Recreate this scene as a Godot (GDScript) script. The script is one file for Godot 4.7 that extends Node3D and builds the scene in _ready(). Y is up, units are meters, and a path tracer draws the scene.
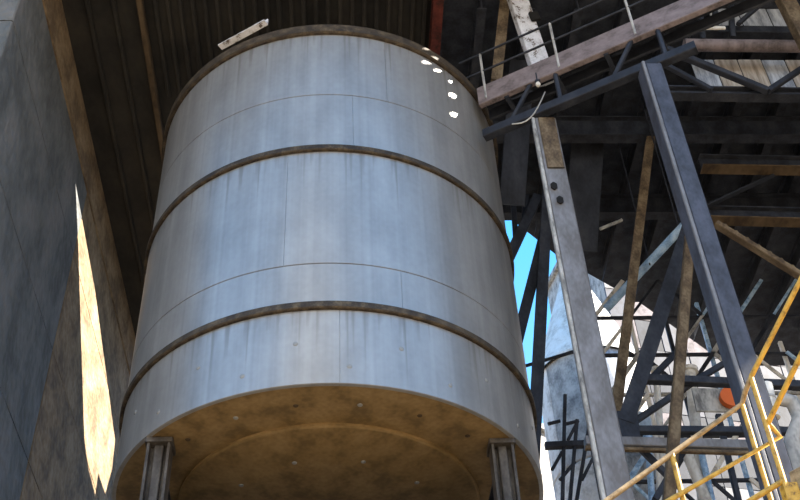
extends Node3D
# A riveted silver tank on legs between a concrete wall and a steel trestle, under a dark plant roof.

var M := {}
var used := {}

# ---------------------------------------------------------------- naming
func numbered(called: String) -> String:
	if not used.has(called):
		used[called] = 0
		return called
	used[called] += 1
	return "%s_%03d" % [called, used[called]]

func thing(called: String, label: String, category: String, at: Vector3, group := "") -> Node3D:
	var o := Node3D.new()
	o.name = numbered(called)
	add_child(o)
	o.position = at
	o.set_meta("label", label)
	o.set_meta("category", category)
	if group != "":
		o.set_meta("group", group)
	return o

func setting(called: String, label: String, category: String, at := Vector3.ZERO) -> Node3D:
	var o := Node3D.new()
	o.name = called
	add_child(o)
	o.position = at
	o.set_meta("kind", "structure")
	o.set_meta("label", label)
	o.set_meta("category", category)
	return o

func base_of(n: Node) -> Vector3:
	var p := Vector3.ZERO
	var k := n
	while k != self and k is Node3D:
		p += (k as Node3D).position
		k = k.get_parent()
	return p

# meshes are modelled in place, so a part is set back by the base of its thing
func part(called: String, mesh: Mesh, m: Material, parent: Node, label := "") -> MeshInstance3D:
	var o := MeshInstance3D.new()
	o.name = called
	o.mesh = mesh
	o.material_override = m
	o.cast_shadow = GeometryInstance3D.SHADOW_CASTING_SETTING_ON
	o.position = -base_of(parent)
	parent.add_child(o, true)
	if label != "":
		o.set_meta("label", label)
	return o

func placed(called: String, mesh: Mesh, m: Material, parent: Node, xf: Transform3D) -> MeshInstance3D:
	var o := part(called, mesh, m, parent)
	xf.origin += o.position
	o.transform = xf
	return o

# ---------------------------------------------------------------- shapes
func box_section(w: float, h: float, c := 0.012) -> PackedVector2Array:
	var a := w * 0.5
	var b := h * 0.5
	return PackedVector2Array([Vector2(-a + c, -b), Vector2(a - c, -b), Vector2(a, -b + c), Vector2(a, b - c), Vector2(a - c, b), Vector2(-a + c, b), Vector2(-a, b - c), Vector2(-a, -b + c)])

func h_section(w: float, h: float, t := 0.03) -> PackedVector2Array:
	var a := w * 0.5
	var b := h * 0.5
	var s := t * 0.5
	return PackedVector2Array([Vector2(-a, -b), Vector2(a, -b), Vector2(a, -b + t), Vector2(s, -b + t), Vector2(s, b - t), Vector2(a, b - t), Vector2(a, b), Vector2(-a, b), Vector2(-a, b - t), Vector2(-s, b - t), Vector2(-s, -b + t), Vector2(-a, -b + t)])

# channel: web on the -x side, open towards +x
func c_section(w: float, h: float, t := 0.025) -> PackedVector2Array:
	var b := h * 0.5
	return PackedVector2Array([Vector2(0, -b), Vector2(w, -b), Vector2(w, -b + t), Vector2(t, -b + t), Vector2(t, b - t), Vector2(w, b - t), Vector2(w, b), Vector2(0, b)])

func l_section(w: float, h: float, t := 0.02) -> PackedVector2Array:
	return PackedVector2Array([Vector2(0, 0), Vector2(w, 0), Vector2(w, t), Vector2(t, t), Vector2(t, h), Vector2(0, h)])

func quad(st: SurfaceTool, a: Vector3, b: Vector3, c: Vector3, d: Vector3) -> void:
	st.add_vertex(a); st.add_vertex(b); st.add_vertex(c)
	st.add_vertex(a); st.add_vertex(c); st.add_vertex(d)

func new_st() -> SurfaceTool:
	var st := SurfaceTool.new()
	st.begin(Mesh.PRIMITIVE_TRIANGLES)
	st.set_smooth_group(-1)
	return st

func sweep(st: SurfaceTool, a: Vector3, b: Vector3, prof: PackedVector2Array, hint := Vector3.UP) -> void:
	var f := (b - a).normalized()
	if absf(f.dot(hint)) > 0.99:
		hint = Vector3.BACK
	var s := f.cross(hint).normalized()
	var u := s.cross(f).normalized()
	var n := prof.size()
	for i in n:
		var p := prof[i]
		var q := prof[(i + 1) % n]
		var pp := s * p.x + u * p.y
		var qq := s * q.x + u * q.y
		quad(st, a + pp, b + pp, b + qq, a + qq)
	var tri := Geometry2D.triangulate_polygon(prof)
	for k in range(0, tri.size(), 3):
		var v := []
		for j in 3:
			var p: Vector2 = prof[tri[k + j]]
			v.append(s * p.x + u * p.y)
		st.add_vertex(a + v[0]); st.add_vertex(a + v[1]); st.add_vertex(a + v[2])
		st.add_vertex(b + v[0]); st.add_vertex(b + v[2]); st.add_vertex(b + v[1])

func done(st: SurfaceTool) -> ArrayMesh:
	st.generate_normals()
	return st.commit()

func bar(a: Vector3, b: Vector3, prof: PackedVector2Array, hint := Vector3.UP) -> ArrayMesh:
	var st := new_st()
	sweep(st, a, b, prof, hint)
	return done(st)

# a round tube through a list of points
func tube(pts: Array, r: float, seg := 12) -> ArrayMesh:
	var st := SurfaceTool.new()
	st.begin(Mesh.PRIMITIVE_TRIANGLES)
	var n := pts.size()
	var rings := []
	var prev_s := Vector3.ZERO
	for i in n:
		var f: Vector3
		if i == 0:
			f = pts[1] - pts[0]
		elif i == n - 1:
			f = pts[n - 1] - pts[n - 2]
		else:
			f = (pts[i + 1] - pts[i]).normalized() + (pts[i] - pts[i - 1]).normalized()
		f = f.normalized()
		var s: Vector3
		if prev_s == Vector3.ZERO:
			s = f.cross(Vector3.UP if absf(f.y) < 0.95 else Vector3.BACK).normalized()
		else:
			s = (prev_s - f * prev_s.dot(f)).normalized()
		prev_s = s
		var u := s.cross(f)
		var ring := []
		for k in seg:
			var t := TAU * k / seg
			ring.append(s * cos(t) + u * sin(t))
		rings.append(ring)
	for i in n - 1:
		for k in seg:
			var k2 := (k + 1) % seg
			var vs := [[i, k], [i + 1, k2], [i + 1, k], [i, k], [i, k2], [i + 1, k2]]
			for v in vs:
				var nn: Vector3 = rings[v[0]][v[1]]
				st.set_normal(nn)
				st.add_vertex(pts[v[0]] + nn * r)
	for e in [0, n - 1]:
		var f2: Vector3 = (pts[0] - pts[1]).normalized() if e == 0 else (pts[n - 1] - pts[n - 2]).normalized()
		for k in seg:
			st.set_normal(f2); st.add_vertex(pts[e])
			var ka := k if e == 0 else (k + 1) % seg
			var kb := (k + 1) % seg if e == 0 else k
			st.set_normal(f2); st.add_vertex(pts[e] + rings[e][kb] * r)
			st.set_normal(f2); st.add_vertex(pts[e] + rings[e][ka] * r)
	return st.commit()

# profile of (radius, height) turned from a0 to a1 about the upright through c; hard edges
func turned(c: Vector3, prof: Array, a0 := 0.0, a1 := TAU, seg := 96, ends := false) -> ArrayMesh:
	var st := SurfaceTool.new()
	st.begin(Mesh.PRIMITIVE_TRIANGLES)
	for i in prof.size() - 1:
		var p: Vector2 = prof[i]
		var q: Vector2 = prof[i + 1]
		var e := (q - p).normalized()
		var nr := Vector2(e.y, -e.x)
		for k in seg:
			var t0 := a0 + (a1 - a0) * k / seg
			var t1 := a0 + (a1 - a0) * (k + 1) / seg
			for v in [[p, t0], [q, t0], [q, t1], [p, t0], [q, t1], [p, t1]]:
				var pt: Vector2 = v[0]
				var t: float = v[1]
				st.set_uv(Vector2(t / TAU, (pt.y - 9.9) / 7.5))
				st.set_normal(Vector3(sin(t) * nr.x, nr.y, cos(t) * nr.x))
				st.add_vertex(c + Vector3(sin(t) * pt.x, pt.y, cos(t) * pt.x))
	if ends:
		for t in [a0, a1]:
			var d := Vector3(sin(t), 0, cos(t))
			var nn := Vector3(cos(t), 0, -sin(t)) * (1.0 if t == a1 else -1.0)
			for i in range(1, prof.size() - 1):
				for j in [0, i, i + 1]:
					var pt2: Vector2 = prof[j]
					st.set_uv(Vector2(t / TAU, (pt2.y - 9.9) / 7.5))
					st.set_normal(nn)
					st.add_vertex(c + d * pt2.x + Vector3.UP * pt2.y)
	return st.commit()

func slab(lo: Vector3, hi: Vector3, c := 0.015) -> ArrayMesh:
	var mid := (lo + hi) * 0.5
	return bar(Vector3(mid.x, lo.y, mid.z), Vector3(mid.x, hi.y, mid.z), box_section(hi.x - lo.x, hi.z - lo.z, c), Vector3.BACK)

# ---------------------------------------------------------------- materials
func noise_image(sd: int, freq: float, size: int, octaves: int) -> Image:
	var n := FastNoiseLite.new()
	n.seed = sd
	n.frequency = freq
	n.fractal_octaves = octaves
	return n.get_seamless_image(size, size)

func surface(cols: Array, offs: Array, sd: int, freq: float, scale: Vector3, rough: float, metal := 0.0, bump := 0.0) -> StandardMaterial3D:
	var size := 256
	var a := noise_image(sd, freq, size, 5)
	var b := noise_image(sd + 50, freq * 6.0, size, 3)
	var g := Gradient.new()
	g.offsets = PackedFloat32Array(offs)
	g.colors = PackedColorArray(cols)
	var im := Image.create(size, size, false, Image.FORMAT_RGB8)
	for y in size:
		for x in size:
			im.set_pixel(x, y, g.sample(a.get_pixel(x, y).r * 0.68 + b.get_pixel(x, y).r * 0.32))
	var m := StandardMaterial3D.new()
	m.albedo_texture = ImageTexture.create_from_image(im)
	m.uv1_triplanar = true
	m.uv1_world_triplanar = true
	m.uv1_scale = scale
	m.roughness = rough
	m.metallic = metal
	if bump > 0.0:
		b.convert(Image.FORMAT_RGBA8)
		b.bump_map_to_normal_map(bump)
		m.normal_enabled = true
		m.normal_texture = ImageTexture.create_from_image(b)
	return m

func plain(c: Color, rough: float, metal := 0.0) -> StandardMaterial3D:
	var m := StandardMaterial3D.new()
	m.albedo_color = c
	m.roughness = rough
	m.metallic = metal
	return m

# painted steel of the tank: upright wash streaks, mill patches, drips hanging from the seams
func tank_skin() -> StandardMaterial3D:
	var w := 1024
	var h := 512
	var im := Image.create(w, h, false, Image.FORMAT_RGB8)
	var n := FastNoiseLite.new()
	n.seed = 7
	n.frequency = 1.0
	n.fractal_octaves = 4
	for x in w:
		var t := TAU * x / w
		var cx := cos(t)
		var sx := sin(t)
		var lane := n.get_noise_3d(cx * 9.0, sx * 9.0, 3.0)
		var fine := n.get_noise_3d(cx * 42.0, sx * 42.0, 9.0)
		var drip := n.get_noise_3d(cx * 26.0, sx * 26.0, 30.0)
		for y in h:
			var v := float(y) / h            # v runs up the tank
			var blot := n.get_noise_3d(cx * 5.0, sx * 5.0, v * 6.0 + 60.0)
			var spot := n.get_noise_3d(cx * 30.0, sx * 30.0, v * 60.0)
			var k := 0.605 + lane * 0.05 + fine * 0.03 + blot * 0.05 + spot * 0.02
			var dirt := 0.0
			for seam in [0.172, 0.588, 0.985]:
				var below: float = seam - v
				if below > 0.0:
					dirt = maxf(dirt, (0.08 + drip * 0.8) - below * (5.0 + fine * 6.0))
			dirt = clampf(dirt, 0.0, 0.45)
			var c := Color(k, k * 0.995, k * 0.985).lerp(Color(0.36, 0.33, 0.29), dirt)
			im.set_pixel(x, y, c)
	var m := StandardMaterial3D.new()
	m.albedo_texture = ImageTexture.create_from_image(im)
	m.metallic = 0.4
	m.roughness = 0.38
	return m

func make_materials() -> void:
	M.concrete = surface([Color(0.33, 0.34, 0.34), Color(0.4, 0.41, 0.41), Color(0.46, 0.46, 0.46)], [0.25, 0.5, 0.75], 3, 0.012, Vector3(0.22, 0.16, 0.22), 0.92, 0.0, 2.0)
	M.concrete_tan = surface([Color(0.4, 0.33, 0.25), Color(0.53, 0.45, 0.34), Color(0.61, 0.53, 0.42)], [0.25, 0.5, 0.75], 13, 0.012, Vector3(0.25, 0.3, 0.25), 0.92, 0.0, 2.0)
	M.deck = surface([Color(0.1, 0.095, 0.085), Color(0.155, 0.145, 0.13), Color(0.2, 0.185, 0.16)], [0.25, 0.5, 0.78], 21, 0.014, Vector3(0.3, 0.3, 0.18), 0.85)
	M.deck_brown = surface([Color(0.2, 0.15, 0.09), Color(0.32, 0.26, 0.18), Color(0.38, 0.32, 0.24)], [0.25, 0.5, 0.78], 22, 0.014, Vector3(0.3, 0.3, 0.18), 0.85)
	M.red_iron = surface([Color(0.2, 0.07, 0.05), Color(0.33, 0.12, 0.09), Color(0.4, 0.18, 0.14)], [0.25, 0.5, 0.78], 23, 0.02, Vector3(0.4, 0.4, 0.4), 0.8)
	M.dark_steel = surface([Color(0.1, 0.115, 0.15), Color(0.16, 0.18, 0.225), Color(0.23, 0.24, 0.27)], [0.25, 0.5, 0.8], 31, 0.018, Vector3(0.5, 0.3, 0.5), 0.7, 0.2)
	M.grey_steel = surface([Color(0.4, 0.39, 0.39), Color(0.46, 0.46, 0.47), Color(0.52, 0.52, 0.54)], [0.25, 0.5, 0.75], 33, 0.018, Vector3(0.6, 0.25, 0.6), 0.65, 0.1)
	M.blue_steel = surface([Color(0.21, 0.21, 0.24), Color(0.26, 0.27, 0.31), Color(0.31, 0.32, 0.37)], [0.25, 0.5, 0.76], 34, 0.02, Vector3(0.5, 0.3, 0.5), 0.65, 0.1)
	M.peel_white = surface([Color(0.38, 0.34, 0.32), Color(0.78, 0.79, 0.82), Color(0.88, 0.89, 0.92)], [0.3, 0.38, 0.7], 35, 0.03, Vector3(0.6, 0.4, 0.6), 0.75)
	M.tan_steel = surface([Color(0.24, 0.19, 0.13), Color(0.36, 0.3, 0.22), Color(0.47, 0.41, 0.32)], [0.25, 0.5, 0.75], 36, 0.02, Vector3(0.6, 0.4, 0.6), 0.8)
	M.mauve_steel = surface([Color(0.33, 0.3, 0.3), Color(0.46, 0.42, 0.43), Color(0.53, 0.49, 0.5)], [0.25, 0.5, 0.75], 37, 0.02, Vector3(0.5, 0.5, 0.5), 0.75)
	M.rust_rim = surface([Color(0.17, 0.14, 0.11), Color(0.26, 0.22, 0.17), Color(0.4, 0.35, 0.27)], [0.25, 0.5, 0.78], 41, 0.03, Vector3(0.6, 0.6, 0.6), 0.7, 0.2)
	M.rust_floor = surface([Color(0.44, 0.36, 0.23), Color(0.55, 0.45, 0.29), Color(0.62, 0.52, 0.36)], [0.25, 0.5, 0.78], 42, 0.02, Vector3(0.35, 0.35, 0.35), 0.6, 0.25)
	M.leg_steel = surface([Color(0.22, 0.2, 0.18), Color(0.3, 0.28, 0.26), Color(0.38, 0.36, 0.33)], [0.25, 0.5, 0.78], 43, 0.02, Vector3(0.6, 0.4, 0.6), 0.7, 0.1)
	M.yellow = surface([Color(0.42, 0.32, 0.14), Color(0.72, 0.56, 0.2), Color(0.8, 0.65, 0.28)], [0.24, 0.4, 0.7], 44, 0.03, Vector3(1.2, 1.2, 1.2), 0.5)
	M.tan_rail = surface([Color(0.42, 0.35, 0.25), Color(0.6, 0.5, 0.34), Color(0.7, 0.6, 0.45)], [0.24, 0.45, 0.7], 45, 0.03, Vector3(1.2, 1.2, 1.2), 0.55)
	M.white = surface([Color(0.62, 0.6, 0.57), Color(0.84, 0.83, 0.8), Color(0.9, 0.9, 0.89)], [0.25, 0.45, 0.7], 46, 0.03, Vector3(0.3, 0.2, 0.3), 0.7)
	M.pale_grey = surface([Color(0.42, 0.42, 0.42), Color(0.62, 0.62, 0.61), Color(0.75, 0.75, 0.74)], [0.25, 0.48, 0.7], 47, 0.03, Vector3(0.4, 0.2, 0.4), 0.75)
	M.pale_blue = surface([Color(0.4, 0.52, 0.66), Color(0.58, 0.72, 0.86), Color(0.74, 0.84, 0.93)], [0.25, 0.48, 0.7], 48, 0.03, Vector3(0.6, 0.6, 0.6), 0.55)
	M.sheet_tan = surface([Color(0.55, 0.51, 0.47), Color(0.68, 0.65, 0.61), Color(0.77, 0.74, 0.71)], [0.25, 0.5, 0.75], 49, 0.02, Vector3(1.6, 0.15, 1.6), 0.8)
	M.sheet_blue = surface([Color(0.5, 0.53, 0.58), Color(0.66, 0.69, 0.74), Color(0.76, 0.79, 0.83)], [0.25, 0.5, 0.75], 50, 0.02, Vector3(1.2, 0.2, 1.2), 0.75)
	M.dirt = surface([Color(0.36, 0.31, 0.25), Color(0.46, 0.41, 0.34), Color(0.54, 0.49, 0.42)], [0.25, 0.5, 0.75], 51, 0.02, Vector3(0.08, 0.08, 0.08), 0.95)
	M.orange = plain(Color(0.88, 0.42, 0.14), 0.55)
	M.pad = plain(Color(0.56, 0.56, 0.55), 0.5, 0.2)
	M.pad_dark = plain(Color(0.28, 0.22, 0.15), 0.7, 0.1)
	M.black_gap = plain(Color(0.05, 0.045, 0.04), 0.9)
	M.skin = tank_skin()

# ---------------------------------------------------------------- the scene
const TANK := Vector3(-0.18, 0, -14.37)
const ROOF_Y := 20.2
const WALL_X := -5.43

func _ready() -> void:
	camera_sky_sun()
	make_materials()
	build_ground()
	build_wall()
	build_roof()
	build_tank()
	build_walkway()
	build_columns()
	build_gallery()
	build_braces()
	build_truss()
	build_far()
	build_rear_reflector()
	build_stair()

func camera_sky_sun() -> void:
	var cam := Camera3D.new()
	cam.name = "camera"
	add_child(cam)
	cam.fov = rad_to_deg(2.0 * atan(250.0 / 1116.0))
	cam.near = 0.05
	cam.far = 500.0
	# axes measured from the vanishing points: 43 degrees up, slight yaw and roll
	cam.transform = Transform3D(Basis(Vector3(0.99861, -0.03938, 0.03502), Vector3(0.00471, 0.72858, 0.68495), Vector3(-0.05249, -0.68383, 0.72775)).orthonormalized(), Vector3(0, 1.6, 0))
	cam.current = true
	var sm := ProceduralSkyMaterial.new()
	sm.sky_top_color = Color(0.0, 0.63, 0.95)
	sm.sky_horizon_color = Color(0.93, 0.95, 0.97)
	sm.sky_curve = 0.32
	sm.ground_bottom_color = Color(0.5, 0.45, 0.38)
	sm.ground_horizon_color = Color(0.75, 0.74, 0.72)
	sm.sun_angle_max = 2.0
	sm.sky_energy_multiplier = 1.25
	var sky := Sky.new()
	sky.sky_material = sm
	var env := Environment.new()
	env.background_mode = Environment.BG_SKY
	env.sky = sky
	env.tonemap_mode = Environment.TONE_MAPPER_LINEAR
	env.tonemap_exposure = 1.2
	env.sdfgi_enabled = true
	env.ssao_enabled = true
	env.ssil_enabled = true
	var we := WorldEnvironment.new()
	we.name = "environment"
	we.environment = env
	add_child(we)
	var sun := DirectionalLight3D.new()
	sun.name = "sun"
	add_child(sun)
	sun.look_at_from_position(Vector3.ZERO, Vector3(-0.75, -0.65, -0.10), Vector3.UP)
	sun.light_color = Color(1.0, 0.96, 0.9)
	sun.light_energy = 7.5
	sun.light_angular_distance = 0.5
	sun.shadow_enabled = true

func build_rear_reflector() -> void:
	# unseen pale building added behind the camera as a sunlit reflector for the tank
	far_building(Vector3(-3.0, 0, 20.0), 140.0, 20.0, 38.0, 8, 14, "tall cream clad building added out of view as a reflector for the tank", [M.white, M.pale_grey, M.white])

func build_ground() -> void:
	var g := setting("floor", "bare brown dirt yard around the tank", "ground")
	part("dirt", slab(Vector3(-80, -0.5, -90), Vector3(80, 0, 80)), M.dirt, g)

func build_wall() -> void:
	var w := setting("wall_left", "tall grey board-formed concrete wall left of the tank with a tan top band", "wall")
	# pour lifts between recessed joints, split into bays along the wall
	var ys := [0.0, 2.6, 5.05, 7.5, 9.95, 12.4, 14.83, 17.3, 19.1]
	for i in ys.size() - 1:
		part("concrete_lift", slab(Vector3(WALL_X - 1.1, ys[i] + 0.014, -16.8), Vector3(WALL_X, ys[i + 1] - 0.014, -11.1), 0.02), M.concrete, w)
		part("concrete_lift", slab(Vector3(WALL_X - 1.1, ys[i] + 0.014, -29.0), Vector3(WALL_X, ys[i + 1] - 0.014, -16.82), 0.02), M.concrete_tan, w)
	part("joint_core", slab(Vector3(WALL_X - 1.0, 0, -28.9), Vector3(WALL_X - 0.03, 19.1, -11.2)), M.concrete, w)
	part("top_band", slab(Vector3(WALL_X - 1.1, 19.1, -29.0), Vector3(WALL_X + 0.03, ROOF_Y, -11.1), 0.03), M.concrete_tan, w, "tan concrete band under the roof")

func build_roof() -> void:
	var r := setting("ceiling", "dark ribbed sheet-metal plant roof seen from below", "roof")
	var deck := CSGCombiner3D.new()
	deck.name = "roof_deck"
	r.add_child(deck)
	var sheet := CSGPolygon3D.new()
	sheet.polygon = PackedVector2Array([Vector2(-6.6, -8.5), Vector2(2.0, -8.5), Vector2(2.0, -24.2), Vector2(-6.6, -24.2)])
	sheet.depth = 0.05
	sheet.rotation_degrees.x = 90
	sheet.position.y = ROOF_Y
	sheet.material = M.deck
	deck.add_child(sheet)
	var right_sheet := CSGPolygon3D.new()      # blue-black sheets over the trestle
	right_sheet.polygon = PackedVector2Array([Vector2(2.0, -8.5), Vector2(17, -8.5), Vector2(17, -24.6), Vector2(10.8, -24.6), Vector2(9.7, -23.6), Vector2(7.7, -21.8), Vector2(5.4, -20.1), Vector2(3.9, -18.6), Vector2(3.3, -24.2), Vector2(2.0, -24.2)])
	right_sheet.depth = 0.05
	right_sheet.rotation_degrees.x = 90
	right_sheet.position.y = ROOF_Y
	right_sheet.material = M.dark_steel
	deck.add_child(right_sheet)
	var gap := CSGPolygon3D.new()        # unseen opening, outline shaped to throw one blade of sun on the wall
	gap.operation = CSGShape3D.OPERATION_SUBTRACTION
	gap.polygon = PackedVector2Array([Vector2(-3.47, -15.59), Vector2(-3.24, -16.82), Vector2(-2.95, -18.42), Vector2(-2.41, -19.89), Vector2(-1.53, -22.27), Vector2(-0.7, -22.33), Vector2(0.28, -21.91), Vector2(0.34, -20.96), Vector2(0.94, -20.94), Vector2(0.86, -19.98), Vector2(0.55, -19.28), Vector2(-0.88, -17.99), Vector2(-2.45, -16.61)])
	gap.depth = 1.0
	gap.rotation_degrees.x = 90
	gap.position.y = ROOF_Y - 0.4
	gap.material = M.deck
	deck.add_child(gap)
	for h in [[4.75, -11.26, 0.07], [5.06, -11.3, 0.09], [5.32, -11.41, 0.07], [5.63, -11.61, 0.06], [6.06, -11.56, 0.09], [6.65, -11.46, 0.08], [1.05, -11.5, 0.16]]:   # added holes, placed to drop sun flecks on the tank and angle iron
		var c := CSGCylinder3D.new()
		c.operation = CSGShape3D.OPERATION_SUBTRACTION
		c.radius = h[2]
		c.height = 1.0
		c.sides = 12
		c.position = Vector3(h[0] + 0.03, ROOF_Y, h[1])
		c.material = M.deck
		deck.add_child(c)
	var rib := bar(Vector3(0, ROOF_Y - 0.05, -8.6), Vector3(0, ROOF_Y - 0.05, -15.0), box_section(0.09, 0.1, 0.02))
	var long_rib := bar(Vector3(0, ROOF_Y - 0.05, -8.6), Vector3(0, ROOF_Y - 0.05, -24.0), box_section(0.09, 0.1, 0.02))
	for i in 24:
		var x := -3.6 + i * 0.24
		if absf(x - 1.88) > 0.2:
			placed("deck_rib", rib, M.deck, r, Transform3D(Basis(), Vector3(x, 0, 0)))
	for x in [-4.9, -4.4]:
		placed("deck_rib", long_rib, M.deck, r, Transform3D(Basis(), Vector3(x, 0, 0)))
	part("edge_joist", bar(Vector3(-3.88, ROOF_Y - 0.1, -8.6), Vector3(-3.88, ROOF_Y - 0.1, -24.0), box_section(0.12, 0.2, 0.02)), M.deck_brown, r, "brown joist at the edge of the ribbed sheets")
	part("red_joist", bar(Vector3(1.9, ROOF_Y - 0.2, -8.6), Vector3(1.9, ROOF_Y - 0.2, -18.0), h_section(0.2, 0.4)), M.red_iron, r, "dull red iron joist")
	for i in 14:
		var x2 := 2.75 + i * 0.95
		var zend := -18.2 if x2 < 4 else (-18.2 - (x2 - 3.9) * 0.86 if x2 < 9.7 else -22.9)
		part("joist", bar(Vector3(x2, ROOF_Y - 0.22, -12.5 if x2 < 6 else -12.95), Vector3(x2, ROOF_Y - 0.22, zend), h_section(0.18, 0.44)), M.dark_steel, r)
	var sw := setting("added_wall_right", "added unseen dark sheeted wall under the right roof edge, blocking low sun", "wall")  # added out of view to hold back low sun from the right
	for i in 7:
		part("added_wall_sheet", slab(Vector3(17.0, 0, -26.0 + i * 2.4), Vector3(17.1, ROOF_Y - 0.02, -23.62 + i * 2.4)), M.dark_steel, sw)
	for z in [-15.3, -17.6]:
		part("cross_girder", bar(Vector3(3.2, ROOF_Y - 0.75, z), Vector3(16.9, ROOF_Y - 0.75, z), h_section(0.25, 0.6)), M.dark_steel, r)

func build_tank() -> void:
	var t := thing("storage_tank", "large silver steel tank with brown hoop flanges standing on legs", "tank", TANK)
	# shell plates, each course bent from eight sheets with open weld joints
	var courses := [[9.93, 11.13], [11.25, 11.955], [11.965, 14.25], [14.37, 15.6], [15.61, 17.22]]
	for i in courses.size():
		var n := 5
		var off: float = [0.05, 0.33, -0.2, 0.12, 0.305][i]
		for k in n:
			var a0 := off + TAU * k / n + 0.0006
			var a1 := off + TAU * (k + 1) / n - 0.0006
			var y0: float = courses[i][0]
			var y1: float = courses[i][1]
			part("shell_plate", turned(Vector3(TANK.x, 0, TANK.z), [Vector2(3.075, y0), Vector2(3.09, y0 + 0.006), Vector2(3.09, y1 - 0.006), Vector2(3.075, y1), Vector2(3.03, y1), Vector2(3.03, y0), Vector2(3.075, y0)], a0, a1, 32, true), M.skin, t)
	var c := Vector3(TANK.x, 0, TANK.z)
	for y in [11.13, 14.25]:
		part("hoop_flange", turned(c, [Vector2(2.95, y), Vector2(3.13, y), Vector2(3.145, y + 0.015), Vector2(3.145, y + 0.1), Vector2(3.13, y + 0.12), Vector2(2.95, y + 0.12)], 0, TAU, 128), M.rust_rim, t, "brown hoop flange around the shell")
	part("top_rim", turned(c, [Vector2(2.95, 17.2), Vector2(3.13, 17.2), Vector2(3.16, 17.22), Vector2(3.16, 17.4), Vector2(3.13, 17.43), Vector2(2.95, 17.43)], 0, TAU, 128), M.rust_rim, t, "brown rusty rim")
	part("roof_cone", turned(c, [Vector2(3.0, 17.4), Vector2(0.3, 17.95), Vector2(0.0, 17.97)], 0, TAU, 64), M.skin, t)
	part("bottom_ring_plate", turned(c, [Vector2(2.1, 9.97), Vector2(3.04, 9.94), Vector2(3.04, 10.0), Vector2(2.1, 10.02)], 0, TAU, 96), M.rust_floor, t, "rusty brown underside")
	part("bottom_dish", turned(c, [Vector2(0.0, 9.78), Vector2(0.6, 9.785), Vector2(1.4, 9.83), Vector2(2.14, 9.915), Vector2(2.17, 9.93), Vector2(2.17, 9.98)], 0, TAU, 96), M.rust_floor, t, "shallow brown dished bottom")
	# weld pads
	var pad := turned(Vector3.ZERO, [Vector2(0.0, 0.014), Vector2(0.02, 0.012), Vector2(0.032, 0.008), Vector2(0.036, 0.0)], 0, TAU, 12)
	for k in 28:
		var a := TAU * (k + 0.4) / 28.0
		var nrm := Vector3(sin(a), 0, cos(a))
		var y := 10.2 if k % 2 == 0 else 10.58
		placed("weld_pad", pad, M.pad, t, Transform3D(Basis(Quaternion(Vector3.UP, nrm)), c + nrm * 3.088 + Vector3.UP * y))
	for k in 20:
		var a := TAU * (k + 0.5) / 20.0
		placed("weld_pad", pad, M.pad_dark if k % 3 else M.pad, t, Transform3D(Basis(Quaternion(Vector3.RIGHT, PI)), c + Vector3(sin(a) * 2.62, 9.95, cos(a) * 2.62)))
	for k in 10:
		var a := TAU * (k + 0.5) / 10.0
		placed("weld_pad", pad, M.pad, t, Transform3D(Basis(Quaternion(Vector3.RIGHT, PI)), c + Vector3(sin(a) * 1.5, 9.84, cos(a) * 1.5)))
	# legs: boxed channels with a cap plate
	var ped := thing("added_pedestal", "added unseen grey concrete pedestal under the tank legs, shading the tank underside", "pedestal", Vector3(TANK.x, 0, TANK.z))  # block added below the view to cut light to the rear underside
	part("shaft", slab(Vector3(-3.2, 0, -17.3), Vector3(2.9, 8.2, -12.2), 0.05), M.concrete, ped)
	part("cap_slab", slab(Vector3(-3.35, 8.2, -17.4), Vector3(3.05, 8.6, -12.05), 0.04), M.concrete, ped)
	for a in [-51.2, 54.7, 128.0, -125.0]:
		var d := Vector3(sin(deg_to_rad(a)), 0, cos(deg_to_rad(a)))
		var p := c + d * 2.84
		var st := new_st()
		sweep(st, p + Vector3.UP * 8.64, p + Vector3.UP * 9.86, h_section(0.3, 0.3, 0.035), Vector3.RIGHT)
		sweep(st, p + Vector3.UP * 8.64, p + Vector3.UP * 9.85, box_section(0.2, 0.12), Vector3.RIGHT)
		var leg := part("leg", done(st), M.leg_steel, t)
		part("cap_plate", slab(p + Vector3(-0.18, 9.86, -0.18), p + Vector3(0.18, 9.93, 0.18)), M.leg_steel, leg)
		part("base_plate", slab(p + Vector3(-0.25, 8.6, -0.25), p + Vector3(0.25, 8.65, 0.25)), M.leg_steel, leg)
	var p1 := c + Vector3(sin(deg_to_rad(-51.2)), 0, cos(deg_to_rad(-51.2))) * 2.84
	var p3 := c + Vector3(sin(deg_to_rad(-125.0)), 0, cos(deg_to_rad(-125.0))) * 2.84
	part("leg_tie", bar(p1 + Vector3(0, 9.4, 0), p3 + Vector3(0, 9.4, 0), h_section(0.2, 0.4)), M.dark_steel, t)
	var p2 := c + Vector3(sin(deg_to_rad(54.7)), 0, cos(deg_to_rad(54.7))) * 2.84
	var p4 := c + Vector3(sin(deg_to_rad(128.0)), 0, cos(deg_to_rad(128.0))) * 2.84
	part("leg_tie", bar(p2 + Vector3(0, 9.4, 0), p4 + Vector3(0, 9.4, 0), h_section(0.2, 0.4)), M.dark_steel, t)
	# angle iron on the rim
	var ai := thing("angle_iron", "short pale angle iron lying on the tank rim", "bar", Vector3(-2.053, 17.500, -11.830))
	part("angle_leg", bar(Vector3(-2.053, 17.500, -11.830), Vector3(-1.231, 17.500, -11.302), l_section(0.12, 0.16)), M.peel_white, ai)

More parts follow.
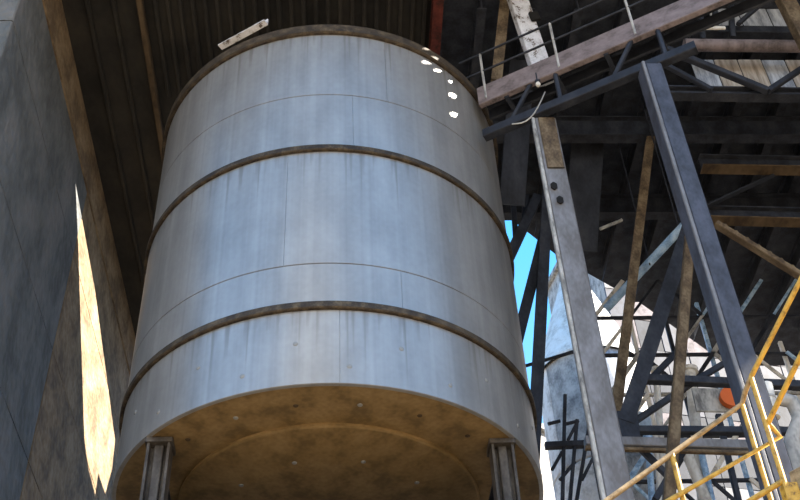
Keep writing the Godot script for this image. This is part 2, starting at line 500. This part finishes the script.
func build_walkway() -> void:
	var a := Vector3(2.45, 17.02, -12.5)
	var b := Vector3(9.2, 17.02, -8.6)
	var f := (b - a).normalized()
	var back := Vector3(f.z, 0, -f.x)      # away from the camera
	if back.z > 0:
		back = -back
	var w := thing("walkway", "grey steel walkway with pipe railing leading to the tank rim", "walkway", a)
	part("fascia_channel", bar(a, b, box_section(0.12, 0.46)), M.mauve_steel, w)
	part("fascia_channel", bar(a + back * 0.45, b + back * 0.45, box_section(0.06, 0.25)), M.dark_steel, w)
	part("deck_plate", bar(a + back * 0.225 + Vector3.UP * 0.16, b + back * 0.225 + Vector3.UP * 0.16, box_section(0.36, 0.04)), M.dark_steel, w)
	part("lower_chord", bar(a + Vector3.DOWN * 1.0, a + f * 3.75 + Vector3.DOWN * 1.0, box_section(0.16, 0.18)), M.dark_steel, w)
	for i in 4:
		var p := a + f * (0.5 + i * 0.92)
		part("strut", bar(p + Vector3.DOWN * 0.95, p + Vector3.DOWN * 0.15 + f * (0.0 if i % 2 else 0.5), box_section(0.07, 0.07)), M.dark_steel, w)
		part("cross_bar", bar(p + Vector3.DOWN * 0.22, p + back * 0.45 + Vector3.DOWN * 0.22, box_section(0.08, 0.1)), M.dark_steel, w)
	for i in 6:
		var p := a + f * (0.12 + i * 1.38) + Vector3(0, 0, 0.06)
		part("railing_post", tube([p + Vector3.DOWN * 0.15, p + Vector3.UP * 1.12], 0.024), M.pale_grey, w)
	for y in [0.62, 1.12]:
		part("rail", tube([a + Vector3(0, y, 0.06) - f * 0.3, b + Vector3(0, y, 0.06)], 0.022), M.dark_steel, w)
	var lamp := thing("bulkhead_lamp", "small white unlit bulkhead lamp hanging under the walkway", "lamp", Vector3(3.383, 16.674, -11.900))
	var lc := Vector3(3.383, 16.674, -11.900)
	part("globe", turned(lc, [Vector2(0, -0.06), Vector2(0.03, -0.05), Vector2(0.045, -0.02), Vector2(0.04, 0.02), Vector2(0.03, 0.035)], 0, TAU, 16), M.white, lamp)
	part("housing", turned(lc, [Vector2(0.05, 0.025), Vector2(0.05, 0.08), Vector2(0.0, 0.1)], 0, TAU, 16), M.dark_steel, lamp)
	part("stem", tube([lc + Vector3.UP * 0.1, lc + Vector3.UP * 0.3], 0.015), M.dark_steel, lamp)
	var cab := thing("cable", "thin grey cable sagging beneath the walkway", "cable", Vector3(2.920, 15.881, -12.100))
	var pts := []
	var c0 := Vector3(2.795, 15.502, -11.800)
	var c1 := Vector3(3.388, 16.083, -11.600)
	for i in 9:
		var t := i / 8.0
		pts.append(c0.lerp(c1, t) + Vector3.DOWN * 0.25 * sin(PI * t))
	part("strand", tube(pts, 0.012, 6), M.pale_grey, cab)

func build_columns() -> void:
	# light grey column under the walkway
	var x1 := Vector3(3.42, 0, -12.15)
	var c1 := thing("steel_column", "pale grey weathered steel column under the walkway with two rusted holes", "column", x1)
	part("shaft", bar(x1, x1 + Vector3.UP * 15.9, box_section(0.36, 0.3, 0.02), Vector3.BACK), M.grey_steel, c1)
	part("edge_angle", bar(x1 + Vector3(-0.205, 0, 0.12), x1 + Vector3(-0.205, 15.9, 0.12), box_section(0.05, 0.08, 0.01), Vector3.BACK), M.pale_grey, c1, "pale blue-grey edge strip")
	var up := part("upper_face", slab(x1 + Vector3(-0.13, 14.65, 0.15), x1 + Vector3(0.15, 15.88, 0.175)), M.tan_steel, c1, "tan rusted upper face plate")
	for q in [Vector3(3.339, 14.220, -11.980), Vector3(3.391, 13.905, -11.980)]:
		part("rusted_hole", bar(Vector3(q.x, q.y, -11.99), Vector3(q.x, q.y, -11.965), box_section(0.1, 0.16, 0.04)), M.black_gap, c1)
	part("foot_plate", slab(x1 + Vector3(-0.4, 0, -0.35), x1 + Vector3(0.4, 0.06, 0.35)), M.grey_steel, c1)
	# blue-grey column on the right
	var x2 := Vector3(4.98, 0, -11.0)
	var c2 := thing("steel_column", "blue-grey steel column beneath the walkway beside the yellow stair rail", "column", x2)
	part("shaft", bar(x2, x2 + Vector3.UP * 15.9, h_section(0.3, 0.3, 0.03), Vector3.RIGHT), M.blue_steel, c2)
	part("face_plate", slab(x2 + Vector3(-0.1, 0.1, 0.155), x2 + Vector3(0.16, 15.85, 0.175)), M.blue_steel, c2)
	part("edge_angle", bar(x2 + Vector3(-0.13, 0, 0.16), x2 + Vector3(-0.13, 15.9, 0.16), box_section(0.05, 0.05, 0.01), Vector3.BACK), M.grey_steel, c2)
	part("foot_plate", slab(x2 + Vector3(-0.4, 0, -0.35), x2 + Vector3(0.4, 0.06, 0.35)), M.blue_steel, c2)
	# posts above the walkway
	var wp := thing("hanger_post", "white peeling steel post hanging from the roof behind the walkway", "post", Vector3(3.640, 17.417, -12.350))
	var wt := bar(Vector3(3.424, 20.012, -12.350), Vector3(3.644, 17.302, -12.350), box_section(0.36, 0.2), Vector3.BACK)
	part("shaft", wt, M.peel_white, wp)
	part("bolt_plate", bar(Vector3(3.640, 19.197, -12.200), Vector3(3.670, 18.972, -12.200), box_section(0.18, 0.06), Vector3.BACK), M.black_gap, wp)
	var bp := thing("hanger_post", "brown steel post hanging from the roof between the tank rim and the white post", "post", Vector3(2.866, 17.801, -12.700))
	part("shaft", bar(Vector3(3.255, 20.209, -12.600), Vector3(2.814, 17.557, -12.600), h_section(0.2, 0.2), Vector3.BACK), M.tan_steel, bp)

func build_gallery() -> void:
	var o := Vector3(6.237, 16.991, -12.500)
	var g := thing("conveyor_gallery", "sheeted conveyor gallery slung under the roof above the blue-grey column", "gallery", o)
	part("pipe_beam", tube([Vector3(6.378, 18.352, -12.300), Vector3(9.522, 18.315, -12.300)], 0.12), M.mauve_steel, g)
	part("bottom_beam", bar(Vector3(5.795, 17.063, -12.400), Vector3(9.129, 16.992, -12.400), h_section(0.2, 0.2)), M.dark_steel, g)
	var z := -12.75
	var y0 := 17.35
	var y1 := 18.5
	for i in 7:
		var x := 6.62 + i * 0.46
		part("side_sheet", slab(Vector3(x + 0.008, y0, z - 0.03), Vector3(x + 0.452, y1, z + 0.005 * (i % 3))), M.sheet_tan if i % 3 != 0 else M.sheet_blue, g)
	for i in 5:
		var x := 7.35 + i * 0.6
		part("upper_sheet", slab(Vector3(x + 0.01, 19.05, z - 0.03), Vector3(x + 0.59, ROOF_Y - 0.02, z + 0.004 * (i % 2))), M.sheet_blue, g)
	part("white_strip", bar(Vector3(6.746, 18.748, -12.200), Vector3(7.225, 18.753, -12.200), box_section(0.05, 0.08)), M.white, g)
	part("lattice", bar(Vector3(5.914, 18.121, -12.200), Vector3(7.542, 16.877, -12.200), box_section(0.12, 0.12)), M.dark_steel, g)
	part("lattice", bar(Vector3(7.542, 16.877, -12.200), Vector3(8.588, 17.720, -12.200), box_section(0.1, 0.1)), M.dark_steel, g)
	part("lattice", bar(Vector3(7.506, 18.883, -12.200), Vector3(8.318, 19.749, -12.200), box_section(0.08, 0.08)), M.dark_steel, g)
	part("lattice", bar(Vector3(5.797, 17.767, -12.250), Vector3(6.569, 16.963, -12.250), box_section(0.09, 0.09)), M.dark_steel, g)
	for u in [[Vector3(6.745, 18.441, -12.250), Vector3(6.963, 19.739, -12.250)], [Vector3(7.066, 18.758, -12.250), Vector3(7.276, 19.810, -12.250)], [Vector3(7.330, 18.508, -12.250), Vector3(7.577, 19.746, -12.250)]]:
		part("upright", bar(u[0], u[1], box_section(0.1, 0.1), Vector3.BACK), M.dark_steel, g)
	part("sill_beam", bar(Vector3(6.661, 18.969, -12.450), Vector3(9.772, 18.933, -12.450), box_section(0.2, 0.2)), M.dark_steel, g)
	var b := thing("raking_beam", "tan steel beam raking past the conveyor gallery into the roof", "beam", Vector3(8.307, 17.117, -11.700))
	part("shaft", bar(Vector3(8.280, 19.206, -11.700), Vector3(8.365, 15.884, -11.700), box_section(0.3, 0.2), Vector3.BACK), M.tan_steel, b)
	for q in [[Vector3(7.055, 17.629, -14.600), Vector3(10.247, 17.539, -14.600), "dark cross beam below the conveyor gallery, the upper of two", M.dark_steel], [Vector3(6.930, 16.811, -15.200), Vector3(10.172, 16.686, -15.200), "dark cross beam with rusty edge, the lower of two below the gallery", M.dark_steel]]:
		var cb := thing("cross_beam", q[2], "beam", q[0])
		part("web", bar(q[0], q[1], h_section(0.22, 0.3)), q[3], cb)
		part("bottom_flange", bar(q[0] + Vector3.DOWN * 0.165, q[1] + Vector3.DOWN * 0.165, box_section(0.26, 0.03, 0.005)), M.deck_brown, cb)
	var dg := thing("roof_brace", "thin grey diagonal brace between the two dark cross beams", "brace", Vector3(6.981, 16.565, -14.900))
	part("angle", bar(Vector3(6.930, 16.666, -15.000), Vector3(9.107, 17.679, -14.700), l_section(0.1, 0.1)), M.dark_steel, dg)
	var bd := thing("roof_brace", "brown bolted diagonal brace right of the blue-grey column", "brace", Vector3(6.738, 15.208, -13.900))
	var ba := Vector3(6.641, 15.258, -13.900)
	var bb := Vector3(8.196, 13.600, -13.900)
	part("angle", bar(ba, bb, box_section(0.15, 0.1)), M.tan_steel, bd)
	for i in 9:
		var p := ba.lerp(bb, 0.08 + i * 0.1)
		placed("bolt", turned(Vector3.ZERO, [Vector2(0.0, 0.06), Vector2(0.035, 0.05), Vector2(0.045, 0.0)], 0, TAU, 8), M.tan_steel, bd, Transform3D(Basis(), p + Vector3(0.03, 0.06, 0)))

func brace(called: String, label: String, a: Vector3, b: Vector3, prof: PackedVector2Array, m: Material, cat := "brace", hint := Vector3.BACK) -> Node3D:
	var t := thing(called, label, cat, a if a.y < b.y else b)
	part("shaft", bar(a, b, prof, hint), m, t)
	return t

func to_ground(a: Vector3, b: Vector3, y := 0.0) -> Vector3:
	return a + (b - a) * ((a.y - y) / (a.y - b.y))

func to_roof(a: Vector3, b: Vector3, drop := 1.05) -> Vector3:
	return a + (b - a) * ((ROOF_Y - drop - a.y) / (b.y - a.y))

func build_braces() -> void:
	var a := Vector3(6.857, 20.436, -15.300)
	var b := Vector3(4.526, 12.079, -15.300)
	brace("raking_post", "slim tan raking post crossing behind the pale blue pipe", to_roof(b, a), b, h_section(0.17, 0.17), M.tan_steel, "post")
	a = Vector3(6.070, 14.893, -13.800)
	b = Vector3(4.572, 9.523, -13.800)
	var foot := to_ground(a, b, 8.4)
	var och := brace("raking_post", "ochre brown raking post in front of the truss", a, foot, box_section(0.17, 0.17, 0.02), M.tan_steel, "post")
	part("stub_column", bar(Vector3(foot.x, 0, foot.z), Vector3(foot.x, foot.y + 0.05, foot.z), box_section(0.3, 0.3), Vector3.BACK), M.tan_steel, och)
	var t := thing("pipe", "pale blue pipe slanting up behind the blue-grey column", "pipe", Vector3(5.201, 15.549, -16.500))
	part("pipe_run", tube([Vector3(5.153, 15.498, -16.500), Vector3(6.597, 16.323, -14.900)], 0.085), M.pale_blue, t)
	for q in [Vector3(5.908, 15.833, -15.600), Vector3(6.454, 16.214, -15.060)]:
		part("hanger_rod", tube([q, Vector3(q.x, ROOF_Y - 0.02, q.z)], 0.015, 6), M.dark_steel, t)
	part("collar", tube([Vector3(5.576, 15.729, -16.000), Vector3(5.648, 15.770, -15.930)], 0.11), M.dark_steel, t)
	a = Vector3(4.166, 17.893, -15.300)
	b = Vector3(3.177, 12.000, -15.300)
	var bp := brace("braced_post", "dark braced post standing against the blue sky beside the tank", to_roof(b, a), to_ground(a, b, 8.6), h_section(0.2, 0.2), M.dark_steel, "post")
	for q in [[Vector3(4.188, 17.325, -15.420), Vector3(3.070, 13.752, -15.420), 0.2], [Vector3(3.936, 17.555, -15.420), Vector3(3.147, 15.817, -15.420), 0.2], [Vector3(3.438, 17.524, -15.500), Vector3(3.369, 16.362, -15.500), 0.1], [Vector3(3.713, 17.638, -15.500), Vector3(3.575, 16.794, -15.500), 0.12]]:
		part("brace", bar(q[0], q[1], box_section(q[2], 0.1), Vector3.BACK), M.dark_steel, bp)
	brace("tie_rod", "thin dark tie rod crossing the sky between tank and pale column", Vector3(3.400, 14.817, -17.500), Vector3(4.974, 15.348, -17.500), box_section(0.06, 0.06), M.dark_steel, "rod")
	brace("hanging_sheet", "dark hanging sheet strip between tank and pale column", to_roof(Vector3(3.292, 16.872, -15.000), Vector3(3.592, 19.141, -14.000), 0.45), Vector3(3.292, 16.872, -15.000), box_section(0.5, 0.05), M.dark_steel, "sheet")
	brace("hanging_sheet", "dark hanging sheet strip right of the pale column", to_roof(Vector3(4.880, 17.080, -16.500), Vector3(5.438, 20.334, -15.500), 0.45), Vector3(4.880, 17.080, -16.500), box_section(0.7, 0.05), M.dark_steel, "sheet")
	brace("stub_bracket", "small pale bracket stub below the roof joists", Vector3(5.326, 17.484, -16.300), Vector3(5.831, 17.742, -16.300), box_section(0.06, 0.06), M.pale_grey, "bracket")

func build_truss() -> void:
	var o := Vector3(4.412, 11.223, -14.600)
	var t := thing("steel_truss", "dark steel truss with light bottom chord behind the ochre post", "truss", o)
	part("bottom_chord", bar(Vector3(3.774, 11.178, -14.600), Vector3(8.090, 10.978, -14.600), box_section(0.2, 0.16)), M.grey_steel, t, "pale grey bottom chord")
	part("chord_edge", bar(Vector3(3.734, 11.021, -14.500), Vector3(7.993, 10.787, -14.500), box_section(0.08, 0.06)), M.tan_steel, t)
	part("middle_chord", bar(Vector3(4.396, 11.477, -14.700), Vector3(8.256, 11.378, -14.700), box_section(0.12, 0.12)), M.dark_steel, t)
	part("top_chord", bar(Vector3(4.888, 12.434, -14.650), Vector3(8.509, 12.202, -14.650), box_section(0.14, 0.14)), M.dark_steel, t)
	for d in [[Vector3(5.026, 12.408, -14.700), Vector3(5.783, 13.244, -14.900)], [Vector3(4.553, 11.584, -14.750), Vector3(5.773, 12.414, -14.750)], [Vector3(5.735, 12.394, -14.750), Vector3(6.821, 13.162, -14.950)], [Vector3(4.503, 11.362, -14.700), Vector3(4.991, 10.626, -14.700)], [Vector3(5.477, 11.272, -14.700), Vector3(4.707, 10.213, -14.700)], [Vector3(4.917, 12.487, -14.750), Vector3(4.527, 11.623, -14.750)]]:
		part("diagonal", bar(d[0], d[1], box_section(0.1, 0.09), Vector3.BACK), M.dark_steel, t)
	part("main_diagonal", bar(Vector3(6.467, 15.907, -14.400), Vector3(4.472, 11.535, -14.620), h_section(0.26, 0.2), Vector3.BACK), M.dark_steel, t, "broad dark diagonal")
	part("gusset_plate", bar(Vector3(4.491, 11.715, -14.550), Vector3(4.444, 11.189, -14.550), box_section(0.4, 0.04), Vector3.BACK), M.dark_steel, t)
	for x in [4.0, 8.6]:
		part("leg", bar(Vector3(x, 0, -14.62), Vector3(x, 11.3, -14.62), h_section(0.25, 0.25), Vector3.BACK), M.dark_steel, t)

func build_far() -> void:
	# white silo behind the pale column
	var sc := Vector3(7.05, 0, -25.4)
	var s := thing("silo", "white sunlit silo with steep cone roof behind the pale column", "silo", sc)
	var ys := [0.0, 3.4, 6.8, 10.2, 13.6, 17.0, 20.4]
	for i in ys.size() - 1:
		for k in 8:
			part("shell_panel", turned(sc, [Vector2(1.48, ys[i] + 0.01), Vector2(1.5, ys[i] + 0.04), Vector2(1.5, ys[i + 1] - 0.04), Vector2(1.48, ys[i + 1] - 0.01), Vector2(1.44, ys[i + 1] - 0.01), Vector2(1.44, ys[i] + 0.01)], TAU * k / 8 + 0.004 + i * 0.4, TAU * (k + 1) / 8 - 0.004 + i * 0.4, 5, false), [M.white, M.sheet_blue, M.pale_grey, M.white][(k * 3 + i * 2) % 4], s)
	part("cone_roof", turned(sc, [Vector2(1.6, 20.35), Vector2(1.6, 20.42), Vector2(0.25, 24.4), Vector2(0.0, 24.5)], 0, TAU, 32), M.white, s)
	# clad building: rotated so that its long face looks to the right front
	far_building(Vector3(6.4, 0, -30.0), 38.0, 4.0, 21.8, 5, 11, "low pale clad building between tank and silo", [M.sheet_tan, M.grey_steel, M.pale_grey])
	far_building(Vector3(16.2, 0, -32.5), 12.0, 13.0, 33.0, 14, 24, "tall patchwork clad building beyond the truss", [M.grey_steel, M.dark_steel, M.blue_steel, M.dark_steel, M.mauve_steel, M.dark_steel, M.blue_steel])
	# pipe rack below the silo
	var o := Vector3(4.3, 0, -18.0)
	var r := thing("pipe_rack", "dark pipe rack with thin rails in front of the low pale building", "pipe rack", o)
	part("rail", bar(Vector3(3.871, 13.353, -18.000), Vector3(5.175, 13.400, -18.000), box_section(0.13, 0.13)), M.dark_steel, r)
	for d in [[Vector3(4.425, 14.538, -18.000), Vector3(3.978, 11.768, -18.000)], [Vector3(4.577, 13.939, -18.000), Vector3(4.183, 12.176, -18.000)], [Vector3(4.832, 13.935, -18.000), Vector3(4.433, 12.595, -18.000)]]:
		part("post", bar(d[0], to_ground(d[0], d[1]), box_section(0.07, 0.07), Vector3.BACK), M.dark_steel, r)
	for d in [[Vector3(4.347, 13.849, -18.000), Vector3(4.593, 13.916, -18.000)], [Vector3(4.593, 13.916, -18.000), Vector3(4.334, 13.481, -18.000)], [Vector3(3.935, 12.820, -18.000), Vector3(4.180, 13.213, -18.000)], [Vector3(4.056, 12.602, -18.000), Vector3(4.396, 12.988, -18.000)], [Vector3(4.470, 12.595, -18.000), Vector3(4.780, 13.114, -18.000)], [Vector3(3.995, 13.855, -18.000), Vector3(4.239, 13.921, -18.000)]]:
		part("brace", bar(d[0], d[1], box_section(0.06, 0.06), Vector3.BACK), M.dark_steel, r)
	# lattice scaffold between the truss and the far building
	var rng := RandomNumberGenerator.new()
	rng.seed = 11
	var so := Vector3(8.0, 0, -20.0)
	var sf := thing("lattice_scaffold", "tangled lattice of thin dark and white steel bars beyond the truss", "scaffold", so)
	for i in 7:
		var x := 5.9 + i * 0.85
		part("standard", bar(Vector3(x, 0, -20.0), Vector3(x, 18.6 if i < 5 else 17.4, -20.0), box_section(0.09, 0.09), Vector3.BACK), [M.dark_steel, M.white, M.dark_steel, M.pale_blue][i % 4], sf)
	for y in [12.6, 13.7, 14.8, 15.9, 17.0, 18.1]:
		part("ledger", bar(Vector3(5.8, y, -19.92), Vector3(11.2, y, -19.92), box_section(0.07, 0.09), Vector3.BACK), M.dark_steel if int(y * 10) % 3 else M.pale_grey, sf)
		for i in 6:
			var x := 5.9 + i * 0.85
			var up := rng.randf() < 0.5
			if rng.randf() < 0.85:
				part("diagonal", bar(Vector3(x, y if up else y + 1.1, -19.85), Vector3(x + 0.85, y + 1.1 if up else y, -19.85), box_section(0.06 + rng.randf() * 0.06, 0.05), Vector3.BACK), [M.white, M.dark_steel, M.pale_blue, M.dark_steel, M.pale_grey][rng.randi() % 5], sf)
	# upright service pipes behind the truss
	var pipes := [
		[Vector3(6.190, 14.707, -17.500), Vector3(5.995, 13.346, -17.500), 0.07, M.white, "white upright service pipe left of the ochre post"],
		[Vector3(6.869, 14.699, -17.500), Vector3(6.684, 13.335, -17.500), 0.11, M.white, "white upright service pipe behind the truss right of the ochre post"],
		[Vector3(5.560, 12.798, -17.000), Vector3(5.391, 11.562, -17.000), 0.06, M.pale_blue, "pale blue service pipe under the truss, left of a pair"],
		[Vector3(5.808, 12.993, -17.300), Vector3(5.629, 11.735, -17.300), 0.05, M.white, "white service pipe under the truss, right of a pair"],
		[Vector3(6.195, 12.658, -17.000), Vector3(6.344, 11.544, -17.000), 0.1, M.white, "thick white pipe slanting down under the truss"],
		[Vector3(6.603, 12.849, -17.300), Vector3(6.564, 11.717, -17.300), 0.06, M.pale_blue, "pale blue pipe slanting beside the thick white pipe"],
	]
	for p in pipes:
		var t := thing("service_pipe", p[4], "pipe", to_ground(p[0], p[1]))
		part("pipe_run", tube([p[0], to_ground(p[0], p[1])], p[2]), p[3], t)
		part("flange", tube([p[0], p[0] + (p[0] - p[1]).normalized() * 0.08], p[2] * 1.5), p[3], t)
	# sign panel with an orange disc
	var sp := thing("equipment_panel", "grey equipment panel with a round orange cover behind the truss", "panel", Vector3(6.854, 13.309, -16.500))
	part("panel_sheet", bar(Vector3(6.411, 13.315, -16.500), Vector3(7.330, 13.280, -16.500), box_section(0.05, 0.52)), M.pale_grey, sp)
	var oc := Vector3(7.063, 13.279, -16.400)
	part("round_cover", tube([oc + Vector3(0, 0, -0.05), oc + Vector3(0.0, 0, 0.06)], 0.21, 20), M.orange, sp, "round orange cover")
	part("post", bar(Vector3(6.796, 13.014, -16.550), to_ground(Vector3(6.796, 13.014, -16.550), Vector3(6.777, 12.479, -16.550)), box_section(0.1, 0.1), Vector3.BACK), M.dark_steel, sp)
	var dr := thing("drum", "bright white drum behind the yellow railing posts", "drum", Vector3(5.827, 10.060, -12.400))
	part("body", tube([Vector3(5.873, 10.643, -12.400), Vector3(5.836, 10.092, -12.400)], 0.1, 20), M.white, dr)
	part("post", bar(Vector3(5.836, 10.092, -12.400), to_ground(Vector3(5.836, 10.092, -12.400), Vector3(5.818, 8.831, -12.400)), box_section(0.08, 0.08), Vector3.BACK), M.dark_steel, dr)
	part("hoop", tube([Vector3(5.856, 10.423, -12.400), Vector3(5.854, 10.389, -12.400)], 0.108, 20), M.pale_grey, dr)
	var dc := thing("duct", "bent pale grey duct behind the yellow railing at the right", "duct", Vector3(6.474, 10.378, -13.000))
	part("duct_run", tube([Vector3(6.286, 10.848, -13.000), Vector3(6.472, 10.775, -13.000), Vector3(6.509, 10.497, -13.000), Vector3(6.288, 10.130, -13.000), Vector3(6.238, 9.565, -13.000)], 0.11, 12), M.pale_grey, dc)

func far_building(at: Vector3, turn: float, width: float, height: float, nx: int, ny: int, label: String, mats: Array) -> void:
	var b := thing("clad_building", label, "building", at)
	b.rotation_degrees.y = turn
	var depth := 5.0
	var core := MeshInstance3D.new()
	core.name = "core"
	core.mesh = slab(Vector3(-width / 2 + 0.05, 0, -depth), Vector3(width / 2 - 0.05, height - 0.05, -0.06))
	core.material_override = M.pale_grey
	b.add_child(core, true)
	var pw := width / nx
	var ph := height / ny
	var sheet := slab(Vector3(0.012, 0.012, -0.08), Vector3(pw - 0.012, ph - 0.012, 0.0), 0.01)
	for j in ny:
		for i in nx:
			var o := MeshInstance3D.new()
			o.name = "cladding_panel"
			o.mesh = sheet
			o.material_override = mats[(i * 7 + j * 5 + (i * j) % 3) % mats.size()]
			o.position = Vector3(-width / 2 + i * pw, j * ph, 0.012 * ((i + j) % 2))
			b.add_child(o, true)
	var cap := MeshInstance3D.new()
	cap.name = "coping"
	cap.mesh = slab(Vector3(-width / 2 - 0.1, height - 0.05, -depth - 0.1), Vector3(width / 2 + 0.1, height + 0.15, 0.15))
	cap.material_override = M.pale_grey
	b.add_child(cap, true)

func build_stair() -> void:
	var f_top := Vector3(3.685, 7.525, -8.000)
	var e_top := Vector3(3.616, 7.372, -8.200)
	var land := 6.36
	var s := thing("stair_railing", "yellow pipe stair railing with landing and posts at the lower right", "railing", Vector3(f_top.x, 0, f_top.z))
	var r := 0.024
	part("post", tube([Vector3(f_top.x, land, f_top.z), f_top], r), M.yellow, s)
	part("post", tube([Vector3(e_top.x, land, e_top.z), e_top], r), M.yellow, s)
	part("top_rail", tube([f_top, Vector3(4.361, 8.449, -6.950)], r), M.yellow, s)
	part("middle_rail", tube([Vector3(3.707, 7.027, -8.000), Vector3(4.095, 7.589, -6.950)], r), M.yellow, s)
	part("top_rail", tube([f_top, (f_top + e_top) * 0.5 + Vector3(-0.02, -0.02, 0), e_top, Vector3(3.053, 6.985, -8.200), Vector3(1.869, 6.167, -8.200)], r), M.tan_rail, s, "sun-bleached tan lower rail")
	part("middle_rail", tube([Vector3(3.707, 7.027, -8.000), Vector3(3.797, 6.914, -8.050), Vector3(2.468, 6.247, -8.200)], r), M.yellow, s)
	part("toe_rail", tube([Vector3(3.678, 6.447, -8.000), Vector3(3.313, 6.296, -8.150)], r), M.yellow, s)
	for q in [Vector3(2.865, 6.854, -8.200)]:
		part("post", tube([q, q + Vector3.DOWN * 1.1], r), M.yellow, s)
	part("landing_plate", slab(Vector3(e_top.x + 0.25, land - 0.08, -9.2), Vector3(e_top.x + 1.4, land, -7.6)), M.yellow, s)
	part("kick_plate", bar(Vector3(3.702, 6.338, -7.900), Vector3(3.904, 6.246, -7.400), box_section(0.03, 0.25)), M.tan_rail, s)
	part("stringer", bar(Vector3(e_top.x, land - 0.1, -8.2), Vector3(e_top.x - 6.3 / 0.69, 0.05, -8.2), box_section(0.06, 0.25)), M.yellow, s)
	part("stringer", bar(Vector3(e_top.x, land - 0.1, -9.1), Vector3(e_top.x - 6.3 / 0.69, 0.05, -9.1), box_section(0.06, 0.25)), M.yellow, s)
	for i in 28:
		var t := (i + 0.7) / 28.5
		var p := Vector3(e_top.x, land - 0.05, -8.65).lerp(Vector3(e_top.x - 6.3 / 0.69, 0.05, -8.65), t)
		part("tread", slab(p + Vector3(-0.13, -0.02, -0.42), p + Vector3(0.13, 0.02, 0.42), 0.005), M.dark_steel, s)
	for x in [0.0, 1.3]:
		part("landing_leg", bar(Vector3(e_top.x + x, 0, -9.0), Vector3(e_top.x + x, land - 0.08, -9.0), box_section(0.12, 0.12)), M.yellow, s)
		part("landing_leg", bar(Vector3(e_top.x + x, 0, -7.8), Vector3(e_top.x + x, land - 0.08, -7.8), box_section(0.12, 0.12)), M.yellow, s)
